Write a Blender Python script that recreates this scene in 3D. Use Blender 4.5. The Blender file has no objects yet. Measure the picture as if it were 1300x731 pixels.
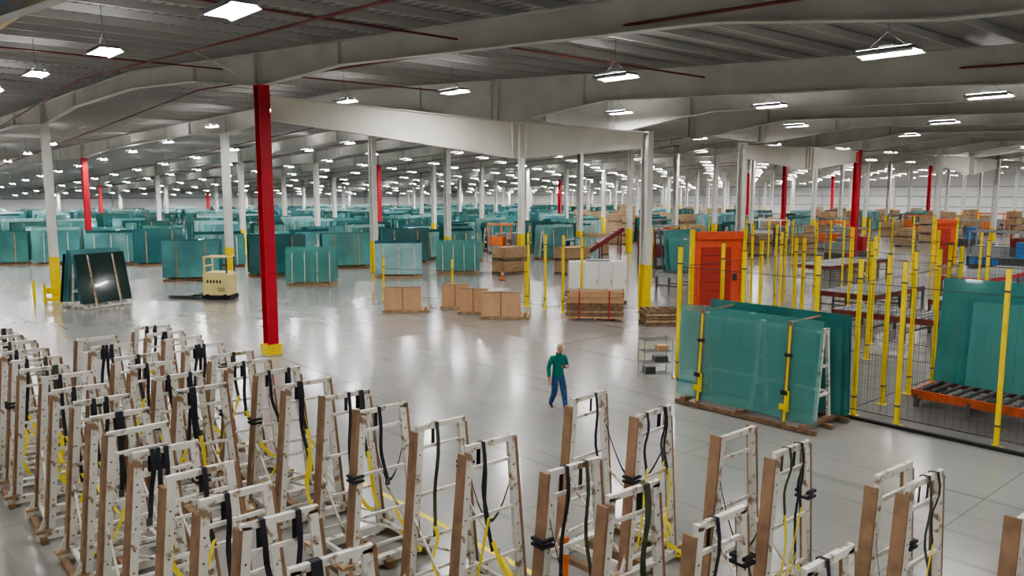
import bpy, math, random
from mathutils import Vector, Matrix
random.seed(7)
ANG=math.radians(41.15)
BV=Vector((math.cos(ANG),math.sin(ANG),0)); NV=Vector((-math.sin(ANG),math.cos(ANG),0))
ORI=Vector((-8.34,27.1,0))
def G(t,r,z=0.0): return ORI+BV*t+NV*r+Vector((0,0,z))
def TR(p):
    d=Vector((p[0],p[1],0))-ORI
    return d.dot(BV),d.dot(NV)
OCC=[]
def free(t,r,rad):
    return all((t-a)**2+(r-b)**2>(rad+c)**2 for a,b,c in OCC)
def occ(t,r,rad): OCC.append((t,r,rad))

# ---------------- materials ----------------
def mat(name,col,rough=0.5,metal=0.0,var=0.0,scale=4.0,col2=None,emit=0,alpha=1.0,coat=0.0,thr=None,objvar=0.0):
    m=bpy.data.materials.new(name); m.use_nodes=True
    nt=m.node_tree; p=nt.nodes['Principled BSDF']
    p.inputs['Base Color'].default_value=(*col,1); p.inputs['Roughness'].default_value=rough
    p.inputs['Metallic'].default_value=metal; p.inputs['Alpha'].default_value=alpha
    p.inputs['Coat Weight'].default_value=coat
    if emit:
        p.inputs['Emission Color'].default_value=(*col,1); p.inputs['Emission Strength'].default_value=emit
    if var>0 or col2:
        tc=nt.nodes.new('ShaderNodeTexCoord'); no=nt.nodes.new('ShaderNodeTexNoise')
        no.inputs['Scale'].default_value=scale; no.inputs['Detail'].default_value=5
        nt.links.new(tc.outputs['Object'],no.inputs['Vector'])
        cr=nt.nodes.new('ShaderNodeValToRGB')
        c2=col2 if col2 else tuple(c*(1-var) for c in col)
        lo,hi=thr if thr else (0.35,0.65)
        cr.color_ramp.elements[0].position=lo; cr.color_ramp.elements[1].position=hi
        cr.color_ramp.elements[0].color=(*c2,1); cr.color_ramp.elements[1].color=(*col,1)
        nt.links.new(no.outputs['Fac'],cr.inputs['Fac'])
        out=cr.outputs['Color']
        if objvar:
            oi=nt.nodes.new('ShaderNodeObjectInfo'); mr=nt.nodes.new('ShaderNodeMapRange'); mr.inputs['To Min'].default_value=1-objvar; mr.inputs['To Max'].default_value=1+objvar*1.4
            nt.links.new(oi.outputs['Random'],mr.inputs['Value'])
            hs=nt.nodes.new('ShaderNodeHueSaturation'); nt.links.new(mr.outputs['Result'],hs.inputs['Value']); nt.links.new(out,hs.inputs['Color'])
            ml=nt.nodes.new('ShaderNodeMath'); ml.operation='MULTIPLY_ADD'; ml.inputs[1].default_value=0.06; ml.inputs[2].default_value=0.475
            nt.links.new(oi.outputs['Random'],ml.inputs[0]); nt.links.new(ml.outputs[0],hs.inputs['Hue'])
            out=hs.outputs['Color']
        nt.links.new(out,p.inputs['Base Color'])
    return m
WHITE=mat('white_paint',(0.72,0.71,0.67),0.5,var=0.15,scale=1.5)
RACKW=mat('rack_paint_worn',(0.66,0.64,0.58),0.5,col2=(0.24,0.16,0.10),scale=7,thr=(0.34,0.45))
PAD=mat('cardboard_pad',(0.29,0.175,0.105),0.85,var=0.3,scale=5)
CARD=mat('cardboard',(0.56,0.34,0.19),0.85,var=0.12,scale=3)
WOOD=mat('wood',(0.48,0.33,0.19),0.8,var=0.4,scale=6)
WOOD2=mat('wood_dark',(0.27,0.17,0.10),0.8,var=0.4,scale=6)
RED=mat('red_paint',(0.54,0.012,0.03),0.42,var=0.2,scale=2)
DRED=mat('dark_red_paint',(0.18,0.02,0.02),0.5,var=0.3)
ORANGE=mat('orange_red_paint',(0.80,0.12,0.05),0.5,var=0.1)
ORANGE2=mat('orange_paint',(0.72,0.17,0.03),0.5,var=0.25)
TABLE=mat('orange_table_frame',(0.50,0.10,0.03),0.5,var=0.35)
ORED=mat('door_curtain',(0.50,0.05,0.03),0.6,var=0.1)
YEL=mat('yellow_paint',(0.88,0.66,0.02),0.45,var=0.12,scale=3)
YSTR=mat('yellow_strap',(0.88,0.72,0.05),0.6)
BSTR=mat('black_strap',(0.012,0.013,0.02),0.7)
GSTR=mat('olive_strap',(0.05,0.06,0.03),0.8)
BLACK=mat('black_rubber',(0.015,0.015,0.016),0.6)
DGREY=mat('dark_grey_steel',(0.08,0.08,0.085),0.5,var=0.3)
MGREY=mat('grey_steel',(0.30,0.31,0.32),0.45,metal=0.3,var=0.2)
CREAM=mat('cream_yellow_paint',(0.80,0.66,0.30),0.4,var=0.1)
BLUE=mat('blue_paint',(0.03,0.16,0.42),0.5)
GEDGE=mat('glass_teal_dark',(0.03,0.12,0.12),0.08,coat=0.6,var=0.3,scale=0.7,objvar=0.3)
GTEAL=mat('glass_teal',(0.10,0.285,0.28),0.07,coat=0.7,var=0.4,scale=0.6,objvar=0.35)
GLITE=mat('glass_teal_light',(0.26,0.45,0.43),0.12,coat=0.5,var=0.3,scale=0.8,objvar=0.2)
GDARK=mat('glass_tinted',(0.015,0.040,0.036),0.1,coat=0.6)
GBACK=mat('glass_teal_stack',(0.05,0.23,0.22),0.08,coat=0.7,var=0.3,scale=0.6)
GCLR=mat('glass_clear_teal',(0.13,0.41,0.38),0.05,alpha=0.40,coat=0.4)
BEAM=mat('beam_paint',(0.68,0.67,0.63),0.6,var=0.18,scale=0.6)
GIRD=mat('girder_paint_lit',(0.84,0.81,0.73),0.55,var=0.1,scale=0.8)  # cream paint, made brighter than the beams to put their lit look into the colour
PURL=mat('purlin_grey',(0.46,0.455,0.44),0.6)
PIPE=mat('sprinkler_pipe',(0.20,0.045,0.04),0.5)
LAMP=mat('lamp_panel',(1.0,0.99,0.965),0.5,emit=172)
LAMPU=mat('lamp_uplight_added',(1.0,0.99,0.965),0.5,emit=52)  # glow strips added on top of the housings to brighten the ceiling
WIRE=mat('wire_mesh_dark',(0.04,0.04,0.04),0.5)

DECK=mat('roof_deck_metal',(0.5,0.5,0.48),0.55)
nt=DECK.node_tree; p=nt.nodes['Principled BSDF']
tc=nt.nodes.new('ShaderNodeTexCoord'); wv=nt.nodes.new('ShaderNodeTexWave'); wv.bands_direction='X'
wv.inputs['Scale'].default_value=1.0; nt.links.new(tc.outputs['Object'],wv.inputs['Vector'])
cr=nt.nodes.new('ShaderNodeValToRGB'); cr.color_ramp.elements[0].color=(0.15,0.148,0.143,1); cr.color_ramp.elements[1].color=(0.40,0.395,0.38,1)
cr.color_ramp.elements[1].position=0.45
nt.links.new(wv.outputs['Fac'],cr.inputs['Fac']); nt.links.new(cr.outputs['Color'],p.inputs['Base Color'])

FLOOR=bpy.data.materials.new('polished_concrete'); FLOOR.use_nodes=True
nt=FLOOR.node_tree; p=nt.nodes['Principled BSDF']
tc=nt.nodes.new('ShaderNodeTexCoord')
n1=nt.nodes.new('ShaderNodeTexNoise'); n1.inputs['Scale'].default_value=0.25; n1.inputs['Detail'].default_value=7; n1.inputs['Roughness'].default_value=0.6
nt.links.new(tc.outputs['Object'],n1.inputs['Vector'])
cr=nt.nodes.new('ShaderNodeValToRGB'); e=cr.color_ramp.elements
e[0].position=0.25; e[0].color=(0.24,0.233,0.222,1); e[1].position=0.75; e[1].color=(0.325,0.317,0.30,1)
nt.links.new(n1.outputs['Fac'],cr.inputs['Fac'])
br=nt.nodes.new('ShaderNodeTexBrick'); br.offset=0; br.inputs['Scale'].default_value=1.0
br.inputs['Brick Width'].default_value=4.35; br.inputs['Row Height'].default_value=5.25; br.inputs['Mortar Size'].default_value=0.012
br.inputs['Color1'].default_value=(1,1,1,1); br.inputs['Color2'].default_value=(0.95,0.95,0.95,1); br.inputs['Mortar'].default_value=(0.6,0.6,0.6,1)
nt.links.new(tc.outputs['Object'],br.inputs['Vector'])
mx=nt.nodes.new('ShaderNodeMix'); mx.data_type='RGBA'; mx.blend_type='MULTIPLY'; mx.inputs[0].default_value=1
nt.links.new(cr.outputs['Color'],mx.inputs[6]); nt.links.new(br.outputs['Color'],mx.inputs[7])
mp=nt.nodes.new('ShaderNodeMapping'); mp.inputs['Scale'].default_value=(3.0,0.12,1); mp.inputs['Rotation'].default_value=(0,0,0.5)
n3=nt.nodes.new('ShaderNodeTexNoise'); n3.inputs['Scale'].default_value=1.0; n3.inputs['Detail'].default_value=6
nt.links.new(tc.outputs['Object'],mp.inputs['Vector']); nt.links.new(mp.outputs['Vector'],n3.inputs['Vector'])
c3=nt.nodes.new('ShaderNodeValToRGB'); c3.color_ramp.elements[0].position=0.30; c3.color_ramp.elements[0].color=(0.75,0.75,0.75,1); c3.color_ramp.elements[1].position=0.42; c3.color_ramp.elements[1].color=(1,1,1,1)
nt.links.new(n3.outputs['Fac'],c3.inputs['Fac'])
mx2=nt.nodes.new('ShaderNodeMix'); mx2.data_type='RGBA'; mx2.blend_type='MULTIPLY'; mx2.inputs[0].default_value=1
nt.links.new(mx.outputs[2],mx2.inputs[6]); nt.links.new(c3.outputs['Color'],mx2.inputs[7]); nt.links.new(mx2.outputs[2],p.inputs['Base Color'])
p.inputs['Roughness'].default_value=0.23; p.inputs['Coat Weight'].default_value=0.3; p.inputs['Coat Roughness'].default_value=0.12
WALL=mat('wall_panel_white',(0.74,0.75,0.76),0.6,var=0.1,scale=0.2)
CELLF=mat('cell_floor_dark',(0.12,0.117,0.11),0.5,var=0.3,scale=1)

# ---------------- mesh builder ----------------
class MB:
    def __init__(s): s.v=[];s.f=[];s.m=[];s.sm=[];s.mats=[]
    def mi(s,m):
        if m not in s.mats: s.mats.append(m)
        return s.mats.index(m)
    def add(s,vs,fs,m,smooth=False):
        o=len(s.v); i=s.mi(m); s.v+=[tuple(v) for v in vs]
        for f in fs: s.f.append(tuple(o+k for k in f)); s.m.append(i); s.sm.append(smooth)
    def box(s,c,sz,m,M=None):
        c=Vector(c); vs=[]
        for dx in(-.5,.5):
            for dy in(-.5,.5):
                for dz in(-.5,.5):
                    q=Vector((dx*sz[0],dy*sz[1],dz*sz[2]))
                    if M: q=M@q
                    vs.append(c+q)
        s.add(vs,[(0,1,3,2),(4,6,7,5),(0,4,5,1),(2,3,7,6),(0,2,6,4),(1,5,7,3)],m)
    def bar(s,p0,p1,w,h,m,up=(0,0,1)):
        p0=Vector(p0);p1=Vector(p1);d=(p1-p0);L=d.length;d.normalize()
        u=Vector(up)
        if abs(d.dot(u))>0.98: u=Vector((0,1,0))
        x=d.cross(u).normalized(); z=x.cross(d)
        M=Matrix((x,d,z)).transposed()
        s.box((p0+p1)/2,(w,L,h),m,M)
    def cyl(s,p0,p1,r,m,n=10,r2=None,caps=True):
        p0=Vector(p0);p1=Vector(p1);d=(p1-p0).normalized(); r2=r if r2 is None else r2
        u=Vector((0,0,1)) if abs(d.z)<0.9 else Vector((1,0,0))
        x=d.cross(u).normalized(); y=x.cross(d); vs=[]
        for k in range(n):
            a=2*math.pi*k/n; q=x*math.cos(a)+y*math.sin(a); vs+= [p0+q*r,p1+q*r2]
        s.add(vs,[(2*k,2*((k+1)%n),2*((k+1)%n)+1,2*k+1) for k in range(n)],m,True)
        if caps: s.add([vs[2*k] for k in range(n)],[tuple(range(n))],m); s.add([vs[2*k+1] for k in range(n)],[tuple(range(n-1,-1,-1))],m)
    def prism(s,pts,ext,m):
        n=len(pts);e=Vector(ext); vs=[Vector(q) for q in pts]+[Vector(q)+e for q in pts]
        s.add(vs,[tuple(range(n)),tuple(range(2*n-1,n-1,-1))]+[(k,(k+1)%n,n+(k+1)%n,n+k) for k in range(n)],m)
    def ribbon(s,pts,w,m,wd=(1,0,0)):
        wd=Vector(wd)*w/2; vs=[]
        for q in pts: q=Vector(q); vs+=[q-wd,q+wd]
        s.add(vs,[(2*k,2*k+1,2*k+3,2*k+2) for k in range(len(pts)-1)],m)
    def ell(s,c,r,m,nu=16,nv=10,fn=None):
        c=Vector(c);vs=[]
        for j in range(nv+1):
            ph=math.pi*j/nv
            for i in range(nu):
                th=2*math.pi*i/nu
                q=Vector((math.sin(ph)*math.cos(th)*r[0],math.sin(ph)*math.sin(th)*r[1],math.cos(ph)*r[2]))
                if fn:q=fn(q)
                vs.append(c+q)
        fs=[]
        for j in range(nv):
            for i in range(nu):
                fs.append((j*nu+i,(j+1)*nu+i,(j+1)*nu+(i+1)%nu,j*nu+(i+1)%nu))
        s.add(vs,fs,m,True)
    def mesh(s,name):
        me=bpy.data.meshes.new(name); me.from_pydata(s.v,[],s.f)
        for m in s.mats: me.materials.append(m)
        me.polygons.foreach_set('material_index',s.m); me.polygons.foreach_set('use_smooth',s.sm)
        me.update(); return me
    def obj(s,name,loc=(0,0,0),rz=0,bevel=0,parent=None):
        return place(name,s.mesh(name),loc,rz,bevel,parent)
def place(name,me,loc=(0,0,0),rz=0,bevel=0,parent=None):
    o=bpy.data.objects.new(name,me); bpy.context.scene.collection.objects.link(o)
    o.location=loc; o.rotation_euler=(0,0,rz)
    if bevel:
        b=o.modifiers.new('bevel','BEVEL'); b.width=bevel; b.segments=2; b.limit_method='ANGLE'
    if parent: o.parent=parent
    return o

# ---------------- room shell ----------------
T0,T1,R0,R1=-60,160,-45,118
def zd(r): return 10.4+0.037*r if r<10 else 10.77-0.045*(r-10)
m=MB(); m.add([(T0,R0,0),(T1,R0,0),(T1,R1,0),(T0,R1,0)],[(0,1,2,3)],FLOOR); m.obj('floor',ORI,ANG)
m=MB()
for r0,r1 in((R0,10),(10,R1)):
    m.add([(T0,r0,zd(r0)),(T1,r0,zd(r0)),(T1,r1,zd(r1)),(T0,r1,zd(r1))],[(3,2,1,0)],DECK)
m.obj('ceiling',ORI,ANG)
def wall(name,p,q,zt0,zt1):
    m=MB(); m.add([(p[0],p[1],0),(q[0],q[1],0),(q[0],q[1],zt1),(p[0],p[1],zt0)],[(0,1,2,3)],WALL)
    m.obj(name,ORI,ANG)
wall('wall_back',(T0,R1),(T1,R1),zd(R1),zd(R1))
wall('wall_front',(T0,R0),(T1,R0),zd(R0),zd(R0))
for nm,t in(('wall_left',T0),('wall_right',T1)):
    m=MB(); m.add([(t,R0,0),(t,10,0),(t,R1,0),(t,R1,zd(R1)),(t,10,zd(10)),(t,R0,zd(R0))],[(0,1,4,5),(1,2,3,4)],WALL); m.obj(nm,ORI,ANG)
m=MB()
for z in(2.2,4.2): m.box(((T0+T1)/2,R1-0.12,z),(T1-T0-1,0.12,0.15),MGREY)
for t in range(-54,160,8): m.box((t,R1-0.15,2.9),(0.25,0.25,5.7),BEAM)
m.obj('trim_1',ORI,ANG)
m=MB()
for z in(2.2,4.2,6.2): m.box((T1-0.12,36,z),(0.12,150,0.15),MGREY)
for r in range(-40,112,8): m.box((T1-0.15,r,2.9),(0.25,0.25,5.7),BEAM)
m.obj('trim_2',ORI,ANG)

m=MB(); r=R0+1
while r<R1-1:
    m.box(((T0+T1)/2,r,zd(r)-0.12),(T1-T0-0.5,0.07,0.2),PURL); r+=1.5
m.obj('roof_purlins',ORI,ANG)

rt=[(-52,-.05),(-43,-.06),(-34,-.08),(-25.5,-.1),(-17,-.11),(-8.9,-.12),(0,-.11),(10.2,-.14),(17.4,-.02)]+[(t,0) for t in(23.7,30.4,37,43.4,50,56.4,63,69.4,76,82.4,89,95.4,102,108.4,115,121.4,128,134.4,145)]
DEEP=1.78
colpos=[(0,0,1),(17.5,-2.1,0),(30.2,1.1,0),(43.3,0.4,1),(56.4,0,0),(69.4,0,0),(82.4,0,1),(95.4,0,0),(108.4,0,0),(121.4,0,1),(-17,0,0),(-34,0,0)]
reds={(42,7),(42,10),(63,12),(21,16),(84,8),(63,17),(84,14),(42,20),(105,11),(21,22),(105,18),(63,5),(42,24)}
for r in(21,42,63,84,105):
    for i,(t0,s) in enumerate(rt):
        tt=t0+s*r
        if T0+2<tt: colpos.append((tt,r+(0.7 if i in(7,9) and r==21 else 0),1 if (r,i) in reds else 0))
def column_mesh(h,red):
    m=MB(); c=RED if red else WHITE
    yh=2.2
    def seg(z0,z1,c,e=0):
        zc=(z0+z1)/2;hh=z1-z0
        m.box((0,-0.19,zc),(0.38+e,0.03+e,hh),c); m.box((0,0.19,zc),(0.38+e,0.03+e,hh),c); m.box((0,0,zc),(0.03+e,0.35,hh),c)
    seg(0.03,h,c)
    if not red: seg(0.03,yh,YEL,0.02)
    else: m.box((0,0,0.2),(0.55,0.55,0.4),YEL)
    m.box((0,0,0.015),(0.6,0.6,0.03),MGREY)
    m.box((0,0,h-0.015),(0.42,0.42,0.03),c)
    return m.mesh('steel_column')
cc={}
for t,r,red in colpos:
    hd_=DEEP+0.02 if (abs(r)<3 and t>5) else 1.05
    h=zd(r)-0.22-hd_; k=(round(h,2),red)
    if k not in cc: cc[k]=column_mesh(h,red)
    place('steel_column',cc[k],G(t,r),ANG); occ(t,r,0.6)
def depth(r,deep):
    d,k=min((abs(r-k),k) for k in(0,21,42,63,84,105,-21,-42))
    mid=0.68
    if deep:
        mid=1.0 if r<16 else 0.75
    top=DEEP if (deep and k==0) else 1.03
    w=5.5 if (deep and k==0) else 4.5
    return top if d<0.6 else (mid if d>w-0.01 else top-(d-0.5)/(w-0.5)*(top-mid))
def rafter_mesh(s,deep):
    ds=(-5.5,-4.5,-0.5,0.5,4.5,5.5) if deep else (-4.5,-0.5,0.5,4.5)
    m=MB(); rs=sorted(set([R0+0.3,10,R1-0.3]+[k+d for k in(0,21,42,63,84,105,-21,-42) for d in ds if R0+0.3<k+d<R1-0.3]))
    for r0,r1 in zip(rs[:-1],rs[1:]):
        z0=zd(r0)-0.22;z1=zd(r1)-0.22;b0=z0-depth(r0,deep);b1=z1-depth(r1,deep);x0=s*r0;x1=s*r1
        m.prism([(x0-0.015,r0,b0),(x1-0.015,r1,b1),(x1-0.015,r1,z1),(x0-0.015,r0,z0)],(0.03,0,0),BEAM)
        m.bar((x0,r0,b0),(x1,r1,b1),0.28,0.03,BEAM); m.bar((x0,r0,z0-0.02),(x1,r1,z1-0.02),0.28,0.03,BEAM)
    for k in(0,21,42,63,84,105):
        for d in(-0.18,0.18,-4.5,4.5):
            if k+d<R1-1:
                z=zd(k+d)-0.22; dd=depth(k+d,deep); m.box((s*(k+d),k+d,z-dd/2),(0.26,0.02,dd),BEAM)
    return m.mesh('roof_rafter')
rms={}
for t,s in rt:
    key=(s,t>5)
    if key not in rms: rms[key]=rafter_mesh(*key)
    place('roof_rafter',rms[key],G(t,0),ANG)
def jack(p,q,tm,first=False):
    p=Vector(p);q=Vector(q);L=(q-p).length; zt=zd(0)-0.22-DEEP-0.03; za=zt+(0.5 if first else 0); m=MB()
    pts=[(0.28,0,za-0.08),(0.28,0,za-0.85),(tm-0.35,0,zt-1.4),(tm+0.35,0,zt-1.4),(L-0.28,0,zt-0.8),(L-0.28,0,zt-0.08),(tm,0,zt)]
    m.prism([(a[0],-0.015,a[2]) for a in pts],(0,0.03,0),GIRD)
    for a,b in zip(pts[1:4],pts[2:5]): m.bar(a,b,0.32,0.035,GIRD)
    for a,b in((pts[0],pts[6]),(pts[6],pts[5])): m.bar(a,b,0.32,0.035,GIRD)
    for x in(tm-0.35,tm,tm+0.35): m.box((x,0,zt-0.7),(0.025,0.3,1.36),GIRD)
    d=q-p; m.obj('jack_girder',G(p.x,p.y),ANG+math.atan2(d.y,d.x))
jack((0,0),(17.5,-2.1),10.4,True); jack((30.2,1.1),(43.3,0.4),7.0); jack((56.4,0),(69.4,0),6.6); jack((82.4,0),(95.4,0),6.6)
m=MB()
for sx in(-1,1): m.bar((0.3*sx,0,9.3),(2.2*sx,0.0,10.1),0.05,0.05,BEAM)
m.obj('flange_brace',G(0,0.3),ANG)
m=MB()
for t in(-3.2,1.6,12.6,19.6,25,31,36.5,42,48,53.5,59,65,70,76,82):
    for r0,r1 in((R0+1,10),(10,R1-2)): m.cyl((t,r0,zd(r0)-0.75),(t,r1,zd(r1)-0.75),0.035,PIPE,6)
for r in(-9.4,2.5): m.cyl((-12,r,zd(r)-0.6),(100,r,zd(r)-0.6),0.03,PIPE,6)
m.obj('sprinkler_pipes',ORI,ANG)
m=MB(); m.cyl((-8.0,-38,8.4),(-8.0,6,9.7),0.07,CREAM,10); m.obj('conduit_pipe',ORI,ANG)
m=MB(); m.cyl((-8.75,-38,8.3),(-8.75,6,9.6),0.14,BLUE,12); m.obj('air_supply_pipe',ORI,ANG)

# high bay lights
m=MB()
m.box((0,0,0.06),(0.46,1.22,0.07),MGREY)
m.prism([(-0.23,-0.61,0.03),(-0.30,-0.66,-0.03),(-0.28,-0.66,-0.03),(-0.21,-0.61,0.03)],(0,1.3,0),WHITE)
m.prism([(0.23,-0.61,0.03),(0.30,-0.66,-0.03),(0.28,-0.66,-0.03),(0.21,-0.61,0.03)],(0,1.3,0),WHITE)
m.box((0,0,0.02),(0.44,1.2,0.012),LAMP)
for sx in(-0.16,0.16): m.box((sx,0,0.10),(0.06,1.1,0.008),LAMPU)
m.box((0,0,0.13),(0.12,0.3,0.08),DGREY)
for sy in(-0.45,0.45): m.cyl((0,sy,0.09),(0,0,0.45),0.006,DGREY,4)
m.cyl((0,0,0.45),(0,0,1.15),0.008,DGREY,4)
lm=m.mesh('high_bay_light')
for i in range(-4,29):
    t=-6.0+5.65*i
    if i==4: t=15.9
    for j in range(-6,17):
        r=(-12.3+7.7*j) if (i%4==0) else (-10.9+7.4*j)
        if i==4: r=-9.2+7.5*j
        if i%2 and r<24: continue
        if i%2: r+=3.7
        if not free(t,r,0.5): r+=1.6
        if R0+3<r<R1-3 and T0+3<t<T1-4: place('high_bay_light',lm,G(t,r,zd(r)-1.27-(0.2 if r>20 else 0)),ANG)

# ---------------- A-frame racks (empty) ----------------
def aframe(var,Ly):
    rnd=random.Random(var); m=MB(); H=2.45; wb=0.55; wt=0.34
    for y in(0,Ly):
        for sx in(-1,1):
            a=Vector((sx*wb,y,0.12)); b=Vector((sx*wt,y,H))
            m.bar(a,b,0.10,0.06,RACKW,up=(0,1,0))
            off=Vector((sx*0.073,0.045,0)); tw=rnd.uniform(-0.008,0.008)
            m.bar(a+off+Vector((tw,0,0.06)),b+off+Vector((-tw,0,-rnd.uniform(-0.05,0.15))),0.042,0.15,PAD,up=(0,1,0))
            for q in range(7):
                c=a+(b-a)*(0.12+0.12*q); m.box((c.x,c.y-0.031,c.z),(0.022,0.004,0.022),DGREY)
        def xw(z): return wb+(wt-wb)*(z-0.12)/(H-0.12)
        m.box((0,y,H),(2*wt+0.12,0.06,0.07),RACKW)
        for z in(2.17,1.5,0.85,0.35): m.box((0,y,z),(2*xw(z),0.035,0.042),RACKW)
        m.bar((-xw(0.85),y,0.85),(xw(0.35),y,0.35),0.03,0.03,RACKW)
        m.box((0,y,0.10),(1.55,0.12,0.12),RACKW)
        for sx in(-1,1):
            m.box((sx*0.68,y,0.18),(0.2,0.16,0.05),WOOD)
            m.prism([(sx*0.62,y-0.02,0.16),(sx*0.75,y-0.02,0.16),(sx*0.60,y-0.02,0.5)],(0,0.04,0),RACKW)
    for sx in(-1,1):
        m.box((sx*0.68,Ly/2,0.05),(0.1,Ly+0.35,0.09),WOOD2)
        m.box((sx*0.56,Ly/2,0.22),(0.06,Ly,0.08),RACKW)
        m.bar((sx*0.55,0,0.3),(sx*0.47,Ly,1.2),0.03,0.03,RACKW)
    m.box((0,Ly/2,0.06),(0.14,Ly+0.35,0.1),WOOD2)
    for k in range(rnd.choice((2,3,4))):
        x=rnd.uniform(-0.24,0.24); y=rnd.choice((Ly,0,0)); c=rnd.choice((BSTR,BSTR,GSTR,BSTR))
        L=rnd.uniform(0.8,1.6); w=0.06
        fr=[(x,y+0.06,H-0.3),(x,y+0.05,H+0.04),(x,y-0.045,H+0.045)]
        bend=rnd.uniform(-0.15,0.15)
        for q in range(1,9): fr.append((x+bend*(q/8)**2,y-0.05-0.03*math.sin(q),H-L*q/8))
        m.ribbon(fr,w,c)
        if rnd.random()<0.8:
            xe=x+bend; ze=H-L*0.9; x2=rnd.choice((-1,1))*0.5
            if rnd.random()<0.5:
                m.ribbon([(xe+(x2-xe)*q/8,y-0.09,ze-(ze-0.5)*q/8-0.25*math.sin(math.pi*q/8)) for q in range(9)],0.055,YSTR,(1,0,0.5))
            else:
                m.ribbon([(xe+0.05*math.sin(q*0.9),y-0.08-0.02*q/8,ze-(ze-0.25)*q/8) for q in range(9)],0.055,YSTR)
        else:
            m.box((x+bend,y-0.07,H-L),(0.07,0.03,0.1),DGREY)
    if rnd.random()<0.8:
        sx=rnd.choice((-1,1)); z=rnd.uniform(1.3,2.0); y=rnd.choice((0,Ly))
        for dz in(0,0.07): m.box((sx*(xw(z)+0.04),y+0.03,z+dz),(0.19,0.2,0.035),BSTR)
    if rnd.random()<0.8:
        c=rnd.choice((BSTR,GSTR,GSTR,YSTR)); sx=rnd.choice((-1,1))
        m.ribbon([(sx*(0.40),Ly*q/10,2.0-0.9*math.sin(math.pi*q/10)) for q in range(11)],0.055,c,(0,0,1))
    if rnd.random()<0.6:
        m.ribbon([(0.1+0.5*q/10,-0.1-0.15*math.sin(q),0.9-0.86*(q/10)**0.7) for q in range(11)],0.055,YSTR,(0.5,0,0.8))
    return m.mesh('a_frame_rack')
am=[aframe(i+11,(1.05,1.15,0.95,1.1)[i%4]) for i in range(8)]
k=0
def rack(t,r,j=0.0,me=None):
    global k
    k+=1
    return place('a_frame_rack',me or am[(k*5)%8],G(t+random.uniform(-j,j),r),ANG+random.uniform(-0.06,0.06))
for r in(-22.7,-20.5,-18.2,-15.9,-13.7,-11.5,-9.3,-7.3):
    rack(-5.75+0.045*(-6.3-r),r,0.08)
rack(-2.5,-18.7,0,aframe(41,1.25)); rack(-2.5,-20.9,0,aframe(45,0.8)); rack(-2.35,-22.45,0,aframe(43,0.35)); rack(-2.5,-24.0,0,aframe(44,0.45))
for i in range(8): rack(-8.3-0.05*i,-19.8+2.05*i,0.07)
for i in range(3): rack(-6.98-0.05*i,-12.9+2.4*i,0.03)

# ---------------- glass racks ----------------
def glass_rack(L,H,gm,front=None,nf=4,dep=0.75,posts=2,lean=0.06,edge=None,frame=WOOD2,strap=YSTR,seed=0,big=False):
    edge=edge or GEDGE
    rnd=random.Random(seed); m=MB()
    for y in(-dep,0,dep): m.box((0,y,0.07),(L,0.12,0.1),frame)
    for x in(-L/2+0.3,0,L/2-0.3):
        m.box((x,0,0.17),(0.14,2*dep+0.25,0.1),frame)
        for sy in(-1,1): m.bar((x,sy*(dep*0.42),0.2),(x,sy*0.08,H-0.08),0.08,0.08,RACKW)
        m.box((x,0,H-0.08),(0.08,0.26,0.08),RACKW)
        for z in(0.8,1.5): m.box((x,0,z),(0.06,dep*0.6,0.06),RACKW)
    for z in(0.9,H-0.15): m.box((0,0,z),(L-0.5,0.06,0.06),RACKW)
    for sy in(-1,1):
        for i in range(nf):
            if big and sy<0 and i>1: continue
            y0=sy*(dep-0.01-i*(dep*0.5/nf)); y1=y0-sy*lean*H
            l=L-rnd.uniform(0,0.35)*(i>0) ; h=H-rnd.uniform(0,0.3)*(i>0); x0=rnd.uniform(-0.12,0.12)*(i>0)
            if i>0 and not big and rnd.random()<0.4: h=H+0.18
            M=Matrix.Rotation(sy*math.atan(lean),3,'X')
            mt=gm
            if front and sy<0: mt=front
            elif i>0: mt=edge
            m.box((x0,(y0+y1)/2,0.24+h/2),(l,0.02,h),mt,M)
    for sy in(-1,1):
        for j in range(posts):
            x=-L/2+L*(j+0.5)/posts
            if big: x=(-L*0.32,L*0.30)[j]
            a=Vector((x,sy*(dep+0.05),0.0)); b=Vector((x,sy*(dep+0.05-lean*(H+0.15)),H+0.15))
            m.bar(a,b,0.10 if big else 0.06,0.05,frame,up=(0,1,0))
            m.bar(a+Vector((0.02,sy*0.035,0.2)),b+Vector((0.02,sy*0.035,-0.1)),0.05,0.015,strap,up=(0,1,0))
            if big:
                m.box((x,sy*(dep+0.06),0.9),(0.18,0.1,0.1),BLACK); m.box((x,sy*(dep-0.03),1.8),(0.16,0.1,0.08),BLACK)
                m.box((x,sy*(dep+0.08),0.55),(0.22,0.08,0.12),YEL); m.box((x+0.08,sy*(dep+0.07),0.7),(0.06,0.06,0.5),YEL)
    for j in range(posts):
        x=-L/2+L*(j+0.5)/posts
        if big: x=(-L*0.32,L*0.30)[j]
        m.box((x,0,H+0.13),(0.05,2*(dep-lean*H),0.04),frame)
    return m.mesh('glass_rack')
bg=glass_rack(4.0,2.45,GBACK,front=GCLR,nf=5,dep=0.8,lean=0.05,frame=WOOD2,seed=3,big=True,edge=GBACK)
place('glass_rack',bg,G(6.35,-15.05),ANG-math.pi/2)
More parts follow.
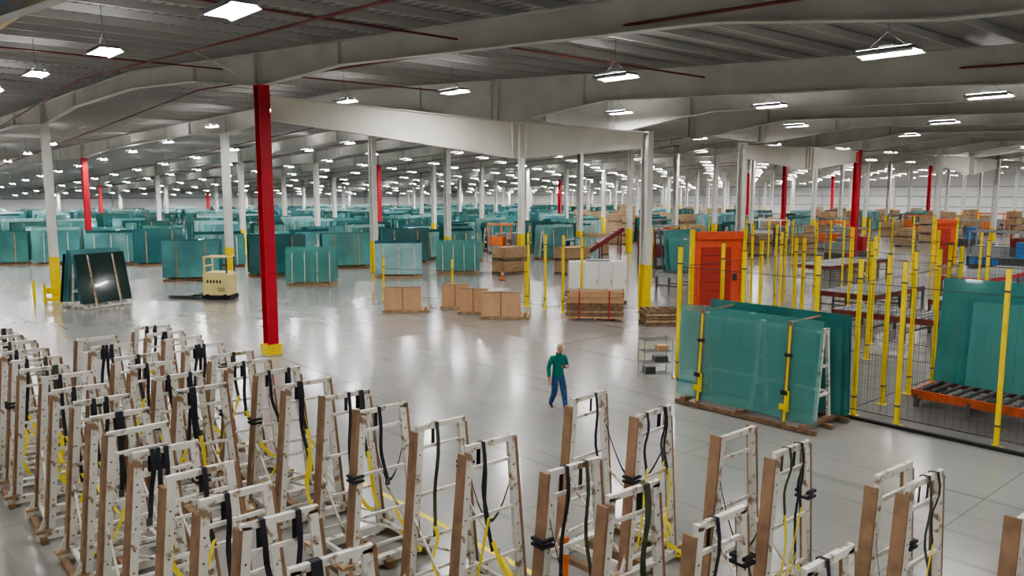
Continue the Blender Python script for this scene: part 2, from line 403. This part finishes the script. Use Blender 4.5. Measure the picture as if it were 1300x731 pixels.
gms=[glass_rack(3.4,2.3,GTEAL,seed=1,nf=3,strap=WOOD),glass_rack(3.4,2.2,GTEAL,seed=2,nf=3,lean=0.09,strap=RACKW,posts=3),glass_rack(3.0,2.0,GLITE,seed=3,nf=3,frame=WOOD,strap=RACKW,posts=3),
     glass_rack(3.6,2.5,GEDGE,seed=4,nf=3,strap=WOOD,edge=GTEAL),glass_rack(3.2,2.4,GTEAL,seed=5,nf=3,strap=RACKW,edge=GLITE),glass_rack(2.8,1.7,GLITE,seed=6,nf=2,strap=RACKW,frame=RACKW,posts=4),
     glass_rack(2.9,1.9,GCLR,seed=7,nf=2,strap=RACKW,frame=WOOD,posts=4,edge=GCLR)]
drk=glass_rack(2.6,2.4,GDARK,seed=9,nf=3,dep=0.9,lean=0.2,posts=2,edge=GTEAL,frame=RACKW,strap=WOOD)
def gr(x,y,i,rot=0):
    place('glass_rack',gms[i],(x,y,0),ANG+rot); t,r=TR((x,y)); occ(t,r,1.9)
place('glass_rack',drk,(-20.5,38.9,0),math.radians(62))
H9=-math.pi/2
gr(-12,47.6,6,-0.6); gr(-7.4,51.8,2,-0.6); gr(-3.7,54.2,6,-0.6); gr(-20.2,50.2,0,-0.5); gr(-15.6,52.6,3,-0.3)
for x,i in((-38.5,0),(-34.6,4),(-30.4,1),(-26.6,3)): gr(x,60.2+random.uniform(-.4,.4),i,-0.35)
for x,y,i in((-21.5,58.5,1),(-12.2,58,0),(-8.3,61,3)): gr(x,y,i,-0.35)

# ---------------- smaller objects ----------------
def pallet(m,cx,cy,L,W,z=0,mt=WOOD):
    for y in(-W/2+0.05,0,W/2-0.05): m.box((cx,cy+y,z+0.06),(L,0.09,0.09),mt)
    n=max(4,int(L/0.22))
    for i in range(n): m.box((cx-L/2+0.06+(L-0.12)*i/(n-1),cy,z+0.12),(0.12,W,0.02),mt)
    for i in(0,n//2,n-1): m.box((cx-L/2+0.06+(L-0.12)*i/(n-1),cy,z+0.012),(0.12,W,0.02),mt)
def crate(w=1.7):
    m=MB(); pallet(m,0.15,0.2,w+0.45,1.5)
    m.box((0,-0.38,0.66),(w,0.30,1.05),CARD)
    m.box((0,-0.38,1.195),(w+0.02,0.32,0.02),PAD); m.box((0,-0.535,0.66),(0.05,0.006,1.05),PAD)
    for x in(-w/2+0.1,w/2-0.1): m.bar((x,-0.2,1.0),(x,0.75,0.14),0.06,0.04,WOOD)
    m.box((0,0.25,0.16),(w*0.8,0.7,0.05),WOOD)
    return m.mesh('cardboard_crate')
cm=crate(1.7); cm2=crate(1.3)
place('cardboard_crate',cm,(-5.1,37.0,0),math.radians(4))
place('cardboard_crate',cm2,(-2.65,38.2,0),math.radians(-8)); place('cardboard_crate',cm2,(-1.7,36.5,0),math.radians(-8)); place('cardboard_crate',cm,(-0.45,35.1,0),math.radians(-4))
m=MB()
for x in(-0.9,0,0.9): m.box((x,0,0.05),(0.12,1.1,0.1),WOOD2)
for j in range(14):
    z=0.1+0.085*j+0.04; n=8
    for i in range(n):
        L=2.45+random.uniform(-0.12,0.1); m.box((random.uniform(-.05,.05),-0.48+i*0.137,z),(L,0.12,0.075),random.choice((WOOD,WOOD2,WOOD2,CARD)))
for x in(-0.7,0.6): m.box((x,0,0.7),(0.05,1.16,1.24),RED)
m.obj('lumber_stack',(3.65,34.8,0),math.radians(-3))
m=MB()
for j in range(5): pallet(m,random.uniform(-.05,.05),0,1.5,1.1,0.14*j,WOOD if j%2 else WOOD2)
m.obj('pallet_stack',(6.3,33.4,0),0.1)
m=MB(); m.box((0,0,0.06),(2.9,0.8,0.12),DGREY); m.box((0,0,1.1),(2.9,0.8,1.96),mat('cabinet_white',(0.80,0.80,0.78),0.4,var=0.05))
for i in range(4):
    x=-1.087+0.725*i; m.box((x,-0.405,1.1),(0.69,0.02,1.86),m.mats[1]); m.box((x+0.28,-0.43,1.1),(0.03,0.03,0.2),BLACK)
    m.box((x+0.355,-0.418,1.1),(0.012,0.01,1.9),DGREY)
    for q in range(5): m.box((x,-0.418,0.3+q*0.04),(0.35,0.01,0.015),DGREY)
m.box((0,0,2.12),(1.2,0.5,0.1),MGREY)
m.obj('electrical_cabinet',(4.35,40.2,0),0.0,bevel=0.01)
m=MB()
for x in(-.45,.45):
    for y in(-.25,.25): m.cyl((x,y,0),(x,y,1.25),0.015,MGREY,6)
for z in(0.15,0.5,0.85,1.2):
    for i in range(9): m.box((0,-.25+i*.0625,z),(0.9,0.008,0.01),MGREY)
    for x in(-.45,0,.45): m.box((x,0,z),(0.012,0.5,0.015),MGREY)
m.box((-0.2,0,0.27),(0.3,0.35,0.22),DGREY); m.box((0.2,0,0.94),(0.3,0.3,0.15),CARD); m.box((0.15,0,0.6),(0.4,0.3,0.17),DGREY)
m.obj('wire_shelf',(4.35,23.7,0),0.2)
m=MB()
m.box((0,0,0.72),(1.35,1.0,1.15),CREAM); m.prism([(-0.67,-0.5,1.30),(0.67,-0.5,1.30),(0.60,-0.5,1.42),(-0.60,-0.5,1.42)],(0,1.0,0),CREAM)
m.box((0,0,0.14),(1.55,1.04,0.2),BLACK); m.box((-1.0,0,0.2),(0.6,0.9,0.1),BLACK)
for x in(-0.6,0.6):
    for y in(-.45,.45): m.box((x,y,1.8),(0.07,0.07,0.9),CREAM if x<0 else DGREY)
for y in(-.45,.45): m.box((0,y,2.22),(1.3,0.07,0.07),CREAM)
for i in range(6): m.box((-0.6+0.24*i,0,2.22),(0.05,0.9,0.05),CREAM)
m.box((-0.6,0,1.75),(0.04,0.85,0.08),CREAM)
m.cyl((-0.75,0,0.2),(-0.75,0,1.3),0.04,BLACK,8); m.cyl((-0.75,-.2,1.35),(-0.75,.2,1.35),0.03,BLACK,8)
for y in(-.27,.27): m.prism([(-1.2,y-0.09,0.06),(-2.7,y-0.09,0.06),(-2.75,y-0.09,0.09),(-1.2,y-0.09,0.22)],(0,0.18,0),DGREY)
m.box((-1.9,0,0.16),(1.5,0.8,0.05),DGREY)
for x in(-.45,.5):
    for y in(-.47,.47): m.cyl((x,y-0.05,0.15),(x,y+0.05,0.15),0.15,BLACK,14)
for i in range(5): m.box((-0.42+0.17*i,-0.506,0.95),(0.10,0.012,0.15),BLACK)
for i in range(4): m.box((0.3,-0.506,0.45+0.06*i),(0.4,0.012,0.025),DGREY)
m.obj('pallet_truck',(-15.3,41.4,0),math.radians(-6),bevel=0.015)
m=MB()
def bol(x,y,h=1.05): m.cyl((x,y,0),(x,y,h),0.08,YEL,12); m.ell((x,y,h),(0.08,0.08,0.06),YEL,12,6)
bol(-1.0,-1.1); bol(-0.35,-1.3,0.9); bol(0.35,-1.1); m.box((-0.0,-1.1,0.6),(0.7,0.1,0.3),YEL); m.box((0,-1.1,0.15),(0.7,0.1,0.15),YEL)
m.obj('bollard_guard',G(-2.0,20.3),0)
m=MB(); m.box((0,0,0.02),(0.4,0.4,0.04),BLACK); m.cyl((0,0,0.04),(0,0,0.75),0.15,ORANGE2,14,0.03); m.cyl((0,0,0.35),(0,0,0.5),0.101,WHITE,14,0.073)
m.obj('traffic_cone',(-0.6,50,0))
m=MB(); m.cyl((0,0,0),(0,0,0.03),0.12,BLACK,14); m.cyl((0,0,0.03),(0,0,0.7),0.045,ORANGE2,12); m.cyl((0,0,0.45),(0,0,0.55),0.048,WHITE,12); m.obj('delineator_post',(0.78,11.0,0))
def rdoor(name,loc,w,h,rz):
    m=MB(); m.box((0,0,h/2),(w,0.12,h),ORANGE)
    m.box((-0.1,-0.09,h*0.40),(w*0.62,0.08,h*0.78),ORED)
    for i in range(6): m.box((-0.1,-0.135,h*0.08+i*h*0.12),(w*0.6,0.015,0.03),DRED)
    m.box((0,-0.1,h-0.2),(w,0.25,0.35),ORANGE)
    for x in(-w/2-0.12,w/2+0.12): m.box((x,-0.05,h/2+0.05),(0.2,0.2,h+0.1),YEL); m.box((x,-0.05,0.01),(0.35,0.35,0.02),YEL)
    m.box((w*0.36,-0.1,1.4),(0.2,0.1,0.35),DGREY)
    m.obj(name,loc,rz); t,r=TR(loc); occ(t,r,1.3)
rdoor('roll_up_door',(10.1,39,0),2.5,3.65,math.radians(12))
rdoor('roll_up_door',(33.6,61.8,0),1.7,3.4,math.radians(12))
def fence(t0,r0,t1,r1,n,H=4.0,mesh=True):
    m=MB(); a=Vector((t0,r0,0)); b=Vector((t1,r1,0)); d=(b-a)/n; u=d.normalized()
    for i in range(n+1):
        q=a+d*i; m.box((q.x,q.y,H/2),(0.09,0.09,H),YEL); m.box((q.x,q.y,0.01),(0.24,0.24,0.02),YEL)
        m.box((q.x,q.y,H+0.01),(0.10,0.10,0.02),BLACK)
        for z in(0.5,H-0.5): m.box((q.x,q.y,z),(0.11,0.11,0.04),DGREY)
    if mesh:
        for i in range(n):
            p=a+d*i+u*0.07; q=a+d*(i+1)-u*0.07
            for z in(0.2,H-0.6): m.bar(p+Vector((0,0,z)),q+Vector((0,0,z)),0.018,0.018,WIRE)
            L=(q-p).length; k=int(L/0.16)
            for j in range(k+1):
                w=p+(q-p)*j/k; m.box((w.x,w.y,(H-0.4)/2),(0.0035,0.0035,H-0.8),WIRE)
            z=0.2
            while z<H-0.6: m.bar(p+Vector((0,0,z)),q+Vector((0,0,z)),0.0035,0.0035,WIRE); z+=0.3
    m.obj('safety_fence',ORI,ANG)
    for i in range(n+1): q=a+d*i; occ(q.x,q.y,0.3)
fence(7.8,-11.4,7.8,-26.6,7)
fence(7.9,-16.8,14.4,-16.8,4)
fence(7.9,-11.3,14.6,-11.3,3)
fence(14.8,-11.5,14.8,-26,6)
fence(17.6,-9,17.6,-24,4)
fence(14.4,-1.0,14.4,2.6,3,3.6)
fence(14.4,2.8,10.5,9.5,2,2.2)
fence(22.5,-4.6,44,-4.6,7); fence(24,-5,24,-20,4); fence(32,-5,32,-18,4,3.6); fence(45.5,-4,45.5,14,5,3.4)
fence(28,6,45,6,5,3.4)
m=MB(); m.box((12,-21.5,0.005),(8.2,19.5,0.01),CELLF); m.obj('cell_floor_mat',ORI,ANG)
m=MB(); m.box((7.6,-19.3,0.04),(0.12,15.5,0.08),BLACK); m.obj('floor_curb',ORI,ANG)
def conveyor(name,t,r,L,W,rz=0,h=0.8,fc=ORANGE2,tall=None):
    m=MB()
    for y in(-W/2,W/2): m.box((0,y,h-0.1),(L,0.08,0.22),fc)
    for x in(-L/2,L/2): m.box((x,0,h-0.1),(0.08,W,0.22),fc)
    n=int(L/1.6)+1
    for i in range(n+1):
        x=-L/2+0.1+(L-0.2)*i/n
        for y in(-W/2,W/2): m.box((x,y,(h-0.1)/2),(0.1,0.1,h-0.1),DGREY)
        m.box((x,0,min(0.3,h*.4)),(0.07,W,0.07),DGREY)
    k=int(L/0.28)
    for i in range(k): m.cyl((-L/2+0.15+i*0.28,-W/2+0.04,h),(-L/2+0.15+i*0.28,W/2-0.04,h),0.05,DGREY if tall else MGREY,7)
    if tall:
        for i in range(int(L/1.5)+1):
            x=-L/2+0.2+i*1.5; m.bar((x,0.35,h),(x,0.75,h+tall),0.07,0.07,DGREY)
        m.box((0,0.75,h+tall),(L,0.07,0.07),DGREY)
        M=Matrix.Rotation(math.radians(-7),3,'X')
        m.box((0,0.25,h+0.1+tall/2),(L*0.97,0.03,tall),GBACK,M); m.box((-0.4,0.12,h+0.05+tall*0.42),(L*0.6,0.03,tall*0.8),GCLR,M)
        m.box((L*0.3,0.05,h+0.05+tall*0.3),(L*0.3,0.03,tall*0.6),GCLR,M)
    m.obj(name,G(t,r),ANG+rz); occ(t,r,L/2)
conveyor('glass_conveyor',10.9,-20.7,6.6,1.9,H9,0.45,TABLE,tall=2.8)
conveyor('roller_conveyor',20.3,-14,7,2.4,H9,0.9,DRED)
conveyor('roller_conveyor',27,-8.5,5.5,2.6,0,0.9,DRED)
conveyor('roller_conveyor',28.2,-13,6.5,2.2,0,0.9,DRED)
conveyor('glass_conveyor',26,1.8,3.6,1.6,0,1.0,MGREY,tall=2.3)
conveyor('roller_conveyor',39,-10,9,2.4,0,1.0,RED)
conveyor('roller_conveyor',39,-1,8,2.4,0,1.0,DRED)
conveyor('glass_conveyor',20.5,-22,5,1.6,H9,0.75,MGREY,tall=2.6)
def machine(v):
    rnd=random.Random(v); m=MB(); c=(MGREY,ORANGE2,DRED,WHITE,DGREY,MGREY)[v%6]; c2=(RED,MGREY,MGREY,DGREY,ORANGE2,BLUE)[v%6]
    L=rnd.uniform(3,5)
    m.box((0,0,0.45),(L,1.6,0.7),DGREY); m.box((-L*0.2,0.1,1.2),(L*0.5,1.3,0.8),c); m.box((L*0.32,0,1.35),(0.7,1.2,1.2),c2)
    for x in(-L/2+.1,L/2-.1):
        for y in(-.75,.75): m.box((x,y,1.35),(0.1,0.1,2.7),c)
    for y in(-.75,.75): m.box((0,y,2.65),(L,0.1,0.14),c)
    for x in(-L/4,0,L/4): m.box((x,0,2.65),(0.08,1.5,0.1),MGREY)
    m.cyl((-L*.2,-0.6,1.75),(-L*.2,0.5,1.75),0.18,MGREY,12)
    m.box((L*0.45,-0.95,1.3),(0.4,0.12,0.3),DGREY); m.box((L*0.45,-0.9,0.6),(0.06,0.06,1.2),DGREY)
    for i in range(4): m.box((-L*.4+i*.5,-0.82,0.5),(0.4,0.03,0.5),c2)
    return m.mesh('processing_machine')
mm=[machine(i) for i in range(6)]
for t,r,i in((36,11,2),(42,16,0),(50,4,0),(53,-6,5),(60,10,1),(66,-4,2),(52,24,4),(60,17,3),(71,15,0),(75,5,5),(84,12,1),(68,32,2),(78,28,0),(90,17,4),(49,-14,3),(58,-14,1),(34,27,1),(100,10,1),(97,30,2),(28,-19,0),(36,-17,5)):
    if free(t,r,2.1): place('processing_machine',mm[i],G(t,r),ANG+(H9 if i%2 else 0)); occ(t,r,2.4)
m=MB(); m.bar((-1.6,0,0.9),(1.6,0,2.9),0.7,0.3,DRED,up=(0,0,1)); 
for x,z in((-1.4,0.95),(0,1.8),(1.4,2.7)):
    for y in(-.3,.3): m.box((x,y,z/2),(0.08,0.08,z),DRED)
for i in range(10): m.cyl((-1.5+i*.33,-.33,1.15+i*.206),(-1.5+i*.33,.33,1.15+i*.206),0.04,MGREY,6)
m.obj('inclined_conveyor',(6.3,56.5,0),0.2); t_,r_=TR((6.3,56.5)); occ(t_,r_,2)
def wcrate(v):
    rnd=random.Random(v); m=MB()
    for j in range(rnd.choice((2,3))):
        z=j*0.95; pallet(m,0,0,2.2,1.3,z,WOOD2); 
        for i in range(5): 
            for y in(-.62,.62): m.box((0,y,z+0.22+i*0.15),(2.1,0.03,0.12),WOOD)
            for x in(-1.06,1.06): m.box((x,0,z+0.22+i*0.15),(0.03,1.24,0.12),WOOD)
        m.box((0,0,z+0.5),(2.0,1.15,0.68),CARD if v%2 else WOOD2)
    return m.mesh('wooden_crate_stack')
wm=[wcrate(i) for i in range(4)]
n=0
for i in range(300):
    t=random.uniform(24,120); r=random.uniform(8,95); P=G(t,r)
    if P.x>0.08*P.y and P.y>62 and P.x<0.7*P.y and free(t,r,1.4):
        place('wooden_crate_stack',wm[i%4],P,ANG+(H9 if i%2 else 0)); n+=1; occ(t,r,1.4)
for t,r in((27,12),(24,15)):
    if free(t,r,1.2): place('wooden_crate_stack',wm[1],G(t,r),ANG); occ(t,r,1.4)
cnt=0; rr=17.5
while rr<114:
    tt=-34.0+random.uniform(0,1)
    while tt<105:
        P=G(tt,rr); step=4.0
        if P.y>62 and abs(P.x)<P.y*0.72+3 and free(tt,rr,0.95) and free(tt-1.3,rr,0.95) and free(tt+1.3,rr,0.95):
            right=P.x>0.10*P.y
            if (not right and random.random()<0.9) or (right and random.random()<0.5 and P.y>75):
                place('glass_rack',gms[random.choice((0,1,4,0,3,1,2,5,4,2,3,6))],P,ANG); cnt+=1
                occ(tt-1.1,rr,0.7); occ(tt,rr,0.7); occ(tt+1.1,rr,0.7)
            tt+=step
        else: tt+=0.7
    rr+=3.4 if random.random()<0.75 else 5.0
m=MB(); m.box((-9.9,-20,0.002),(0.1,14,0.004),YEL); m.box((-3.9,-17,0.002),(0.1,9,0.004),YEL); m.obj('floor_marking_tape',ORI,ANG)

# ---------------- man ----------------
SKIN=mat('skin',(0.50,0.25,0.17),0.5); SHIRT=mat('green_shirt',(0.0,0.20,0.16),0.8,var=0.35,scale=9); JEANS=mat('blue_jeans',(0.03,0.10,0.24),0.85,var=0.4,scale=12)
SHOE=mat('shoe_black',(0.02,0.02,0.022),0.5); HAIR=mat('grey_hair',(0.42,0.40,0.38),0.8,var=0.3,scale=60); DK=mat('eye_dark',(0.02,0.015,0.01),0.3); LIP=mat('lips',(0.35,0.12,0.09),0.5)
man=bpy.data.objects.new('man',None); bpy.context.scene.collection.objects.link(man)
def skinned(name,chains,sub=2):
    vs=[];rad=[];es=[];idx={}
    for ch in chains:
        prev=None
        for (pp,rr_) in ch:
            key=tuple(round(c,4) for c in pp)
            if key not in idx: idx[key]=len(vs); vs.append(pp); rad.append(rr_)
            c=idx[key]
            if prev is not None: es.append((prev,c))
            prev=c
    me=bpy.data.meshes.new('tmp'); me.from_pydata(vs,es,[]); o=bpy.data.objects.new('tmp',me); bpy.context.scene.collection.objects.link(o)
    sk=o.modifiers.new('skin','SKIN'); sk.use_smooth_shade=True; sk.branch_smoothing=0.3
    lay=me.skin_vertices[0].data
    par=list(range(len(vs)))
    def fd(x):
        while par[x]!=x: x=par[x]
        return x
    for a,b_ in es: par[max(fd(a),fd(b_))]=min(fd(a),fd(b_))
    for i,v in enumerate(lay):
        v.radius=rad[i] if isinstance(rad[i],tuple) else (rad[i],rad[i]); v.use_root=(fd(i)==i)
    sb=o.modifiers.new('sub','SUBSURF'); sb.levels=sub; sb.render_levels=sub
    bpy.context.view_layer.update()
    dg=bpy.context.evaluated_depsgraph_get(); nm=bpy.data.meshes.new_from_object(o.evaluated_get(dg)); nm.name=name
    bpy.data.objects.remove(o); 
    return nm
pel=((0,0.0,0.97),(0.15,0.11)); sp=((0,0.0,1.12),(0.142,0.11)); ch=((0.0,-0.02,1.30),(0.17,0.12)); nb=((0.0,-0.035,1.45),(0.08,0.072)); nk=((0.005,-0.065,1.56),(0.058,0.056))
rs=((-0.175,-0.01,1.405),0.082); re=((-0.255,0.03,1.13),0.060); rw=((-0.275,-0.06,0.895),0.045); rh=((-0.27,-0.09,0.82),(0.026,0.036))
ls=((0.175,-0.02,1.405),0.082); le=((0.26,0.0,1.13),0.062); lw=((0.13,-0.22,1.175),0.045); lh=((0.085,-0.265,1.19),(0.035,0.028))
lhip=((0.085,-0.02,0.86),0.12); lk=((0.105,-0.16,0.49),0.085); la=((0.10,-0.27,0.12),0.066); lb=((0.10,-0.285,0.06),0.05); lt=((0.105,-0.46,0.045),(0.045,0.035))
rhip=((-0.085,0.0,0.86),0.12); rk=((-0.10,-0.02,0.48),0.085); ra=((-0.10,0.21,0.17),0.066); rb=((-0.10,0.235,0.11),0.048); rto=((-0.105,0.09,0.04),(0.045,0.034))
chains=[[pel,sp,ch,nb,nk],[ch,rs,re,rw,rh],[ch,ls,le,lw,lh],[pel,lhip,lk,la,lb,lt],[pel,rhip,rk,ra,rb,rto]]
bmz=skinned('body',chains)
segs=[(sp,ch,1),(ch,nb,1),(pel,sp,1),(nb,nk,0),(ch,rs,1),(rs,re,1),(re,rw,1),(rw,rh,0),(ch,ls,1),(ls,le,1),(le,lw,1),(lw,lh,0),(pel,lhip,2),(lhip,lk,2),(lk,la,2),(la,lb,2),(lb,lt,3),(pel,rhip,2),(rhip,rk,2),(rk,ra,2),(ra,rb,2),(rb,rto,3)]
def dseg(p,a,b):
    a=Vector(a);b=Vector(b);d=b-a;t=max(0,min(1,(p-a).dot(d)/d.length_squared)); return (p-(a+d*t)).length
bmz.materials.clear()
for q in(SKIN,SHIRT,JEANS,SHOE): bmz.materials.append(q)
for pl in bmz.polygons:
    c=pl.center; best=min(segs,key=lambda s_:dseg(c,s_[0][0],s_[1][0]))[2]
    if best in(1,2) and abs(c.x)<0.225 and 0.7<c.z<1.2 and c.y>-0.16: best=1 if c.z>0.91 else 2
    if best==0 and 1.3<c.z<1.505: best=1
    pl.material_index=best; pl.use_smooth=True
o=place('body',bmz,parent=man)
def hand(name,W,dirv,side,curl,th):
    W=Vector(W);d=Vector(dirv).normalized();s_=Vector(side).normalized();nrm=d.cross(s_).normalized()*curl
    chs=[[(tuple(W-d*0.03),(0.028,0.03)),(tuple(W+d*0.02),(0.026,0.038)),(tuple(W+d*0.06),(0.022,0.044)),(tuple(W+d*0.1),(0.017,0.042))]]
    for i,(ln) in enumerate((0.072,0.08,0.075,0.06)):
        off=s_*(0.032-0.0215*i); p0=W+d*0.07+off; q1=p0+d*ln*0.45+nrm*0.006; q2=q1+d*ln*0.3+nrm*0.02; q3=q2+d*ln*0.15+nrm*0.022
        chs.append([(tuple(x),r_) for x,r_ in((p0,0.0105),(q1,0.0105),(q2,0.0095),(q3,0.008))])
    p0=W+d*0.025+s_*0.025; chs.append([(tuple(p0),0.013),(tuple(p0+s_*0.028+d*0.025+nrm*0.01),0.012),(tuple(p0+s_*0.036+d*0.05+nrm*0.025),0.010)])
    me=skinned(name,chs,1); me.materials.clear(); me.materials.append(SKIN); place(name,me,parent=man)
hand('hand_right',(-0.27,-0.082,0.845),(0.03,-0.25,-1),(0.15,-1,0.2),1,1)
hand('hand_left',(0.10,-0.25,1.185),(-0.75,-0.6,0.15),(0,-0.1,1),1,1)
m=MB(); M=Matrix.Rotation(math.radians(-35),3,'X'); m.box((0.015,-0.345,1.235),(0.075,0.010,0.15),BLACK,M); m.obj('phone',parent=man,bevel=0.003)
m=MB()
def hf(q):
    x,y,z=q
    if z<0: x*=1-0.35*(-z/0.12)**1.5; y=y*(1-0.12*(-z/0.12)) - (0.012 if y<0 else -0.0)*(-z/0.12)
    if y<0: y*=0.96
    return Vector((x,y,z))
m.ell((0,0,0),(0.076,0.096,0.122),SKIN,24,16,hf)
m.ell((0,0.014,0.024),(0.080,0.094,0.105),HAIR,24,14,lambda q:Vector((q.x,max(q.y,-0.062),max(q.z,-0.03) if q.y<0.02 else max(q.z,-0.075))))
m.add([(-0.015,-0.086,-0.022),(0.015,-0.086,-0.022),(0,-0.118,-0.016),(0,-0.090,0.03),(0,-0.088,-0.03)],[(0,2,3),(2,1,3),(0,4,2),(4,1,2)],SKIN,True)
for sx in(-1,1):
    m.ell((sx*0.078,0.01,-0.005),(0.010,0.020,0.032),SKIN,10,8); m.ell((sx*0.030,-0.083,0.012),(0.012,0.008,0.007),WHITE,8,6); m.ell((sx*0.030,-0.089,0.012),(0.005,0.004,0.005),DK,8,6)
    m.box((sx*0.030,-0.089,0.030),(0.030,0.008,0.006),HAIR); 
m.ell((0,-0.086,-0.055),(0.024,0.008,0.006),LIP,10,6); m.ell((0,-0.078,-0.098),(0.024,0.016,0.015),SKIN,10,6)
hd=m.obj('head',(0.012,-0.10,1.645),0,parent=man); hd.rotation_euler=(math.radians(24),0,math.radians(12))
m=MB(); m.cyl((0,-0.04,1.475),(0.003,-0.05,1.515),0.085,SHIRT,16,0.07,caps=False); m.obj('collar',parent=man)
man.location=(1.19,20.2,0); man.rotation_euler=(0,0,math.radians(22))

# ---------------- world, camera ----------------
w=bpy.data.worlds.new('world'); bpy.context.scene.world=w; w.use_nodes=True
w.node_tree.nodes['Background'].inputs[0].default_value=(0.5,0.5,0.5,1); w.node_tree.nodes['Background'].inputs[1].default_value=0.3
bpy.context.scene.view_settings.look='AgX - Medium High Contrast'
cam=bpy.data.cameras.new('camera'); co=bpy.data.objects.new('camera',cam); bpy.context.scene.collection.objects.link(co)
co.location=(0,0,5.7); co.rotation_euler=(math.radians(90-7.08),0,0); cam.sensor_width=36; cam.lens=27.97; cam.clip_end=500
bpy.context.scene.camera=co
print('racks',cnt,'crates',n)
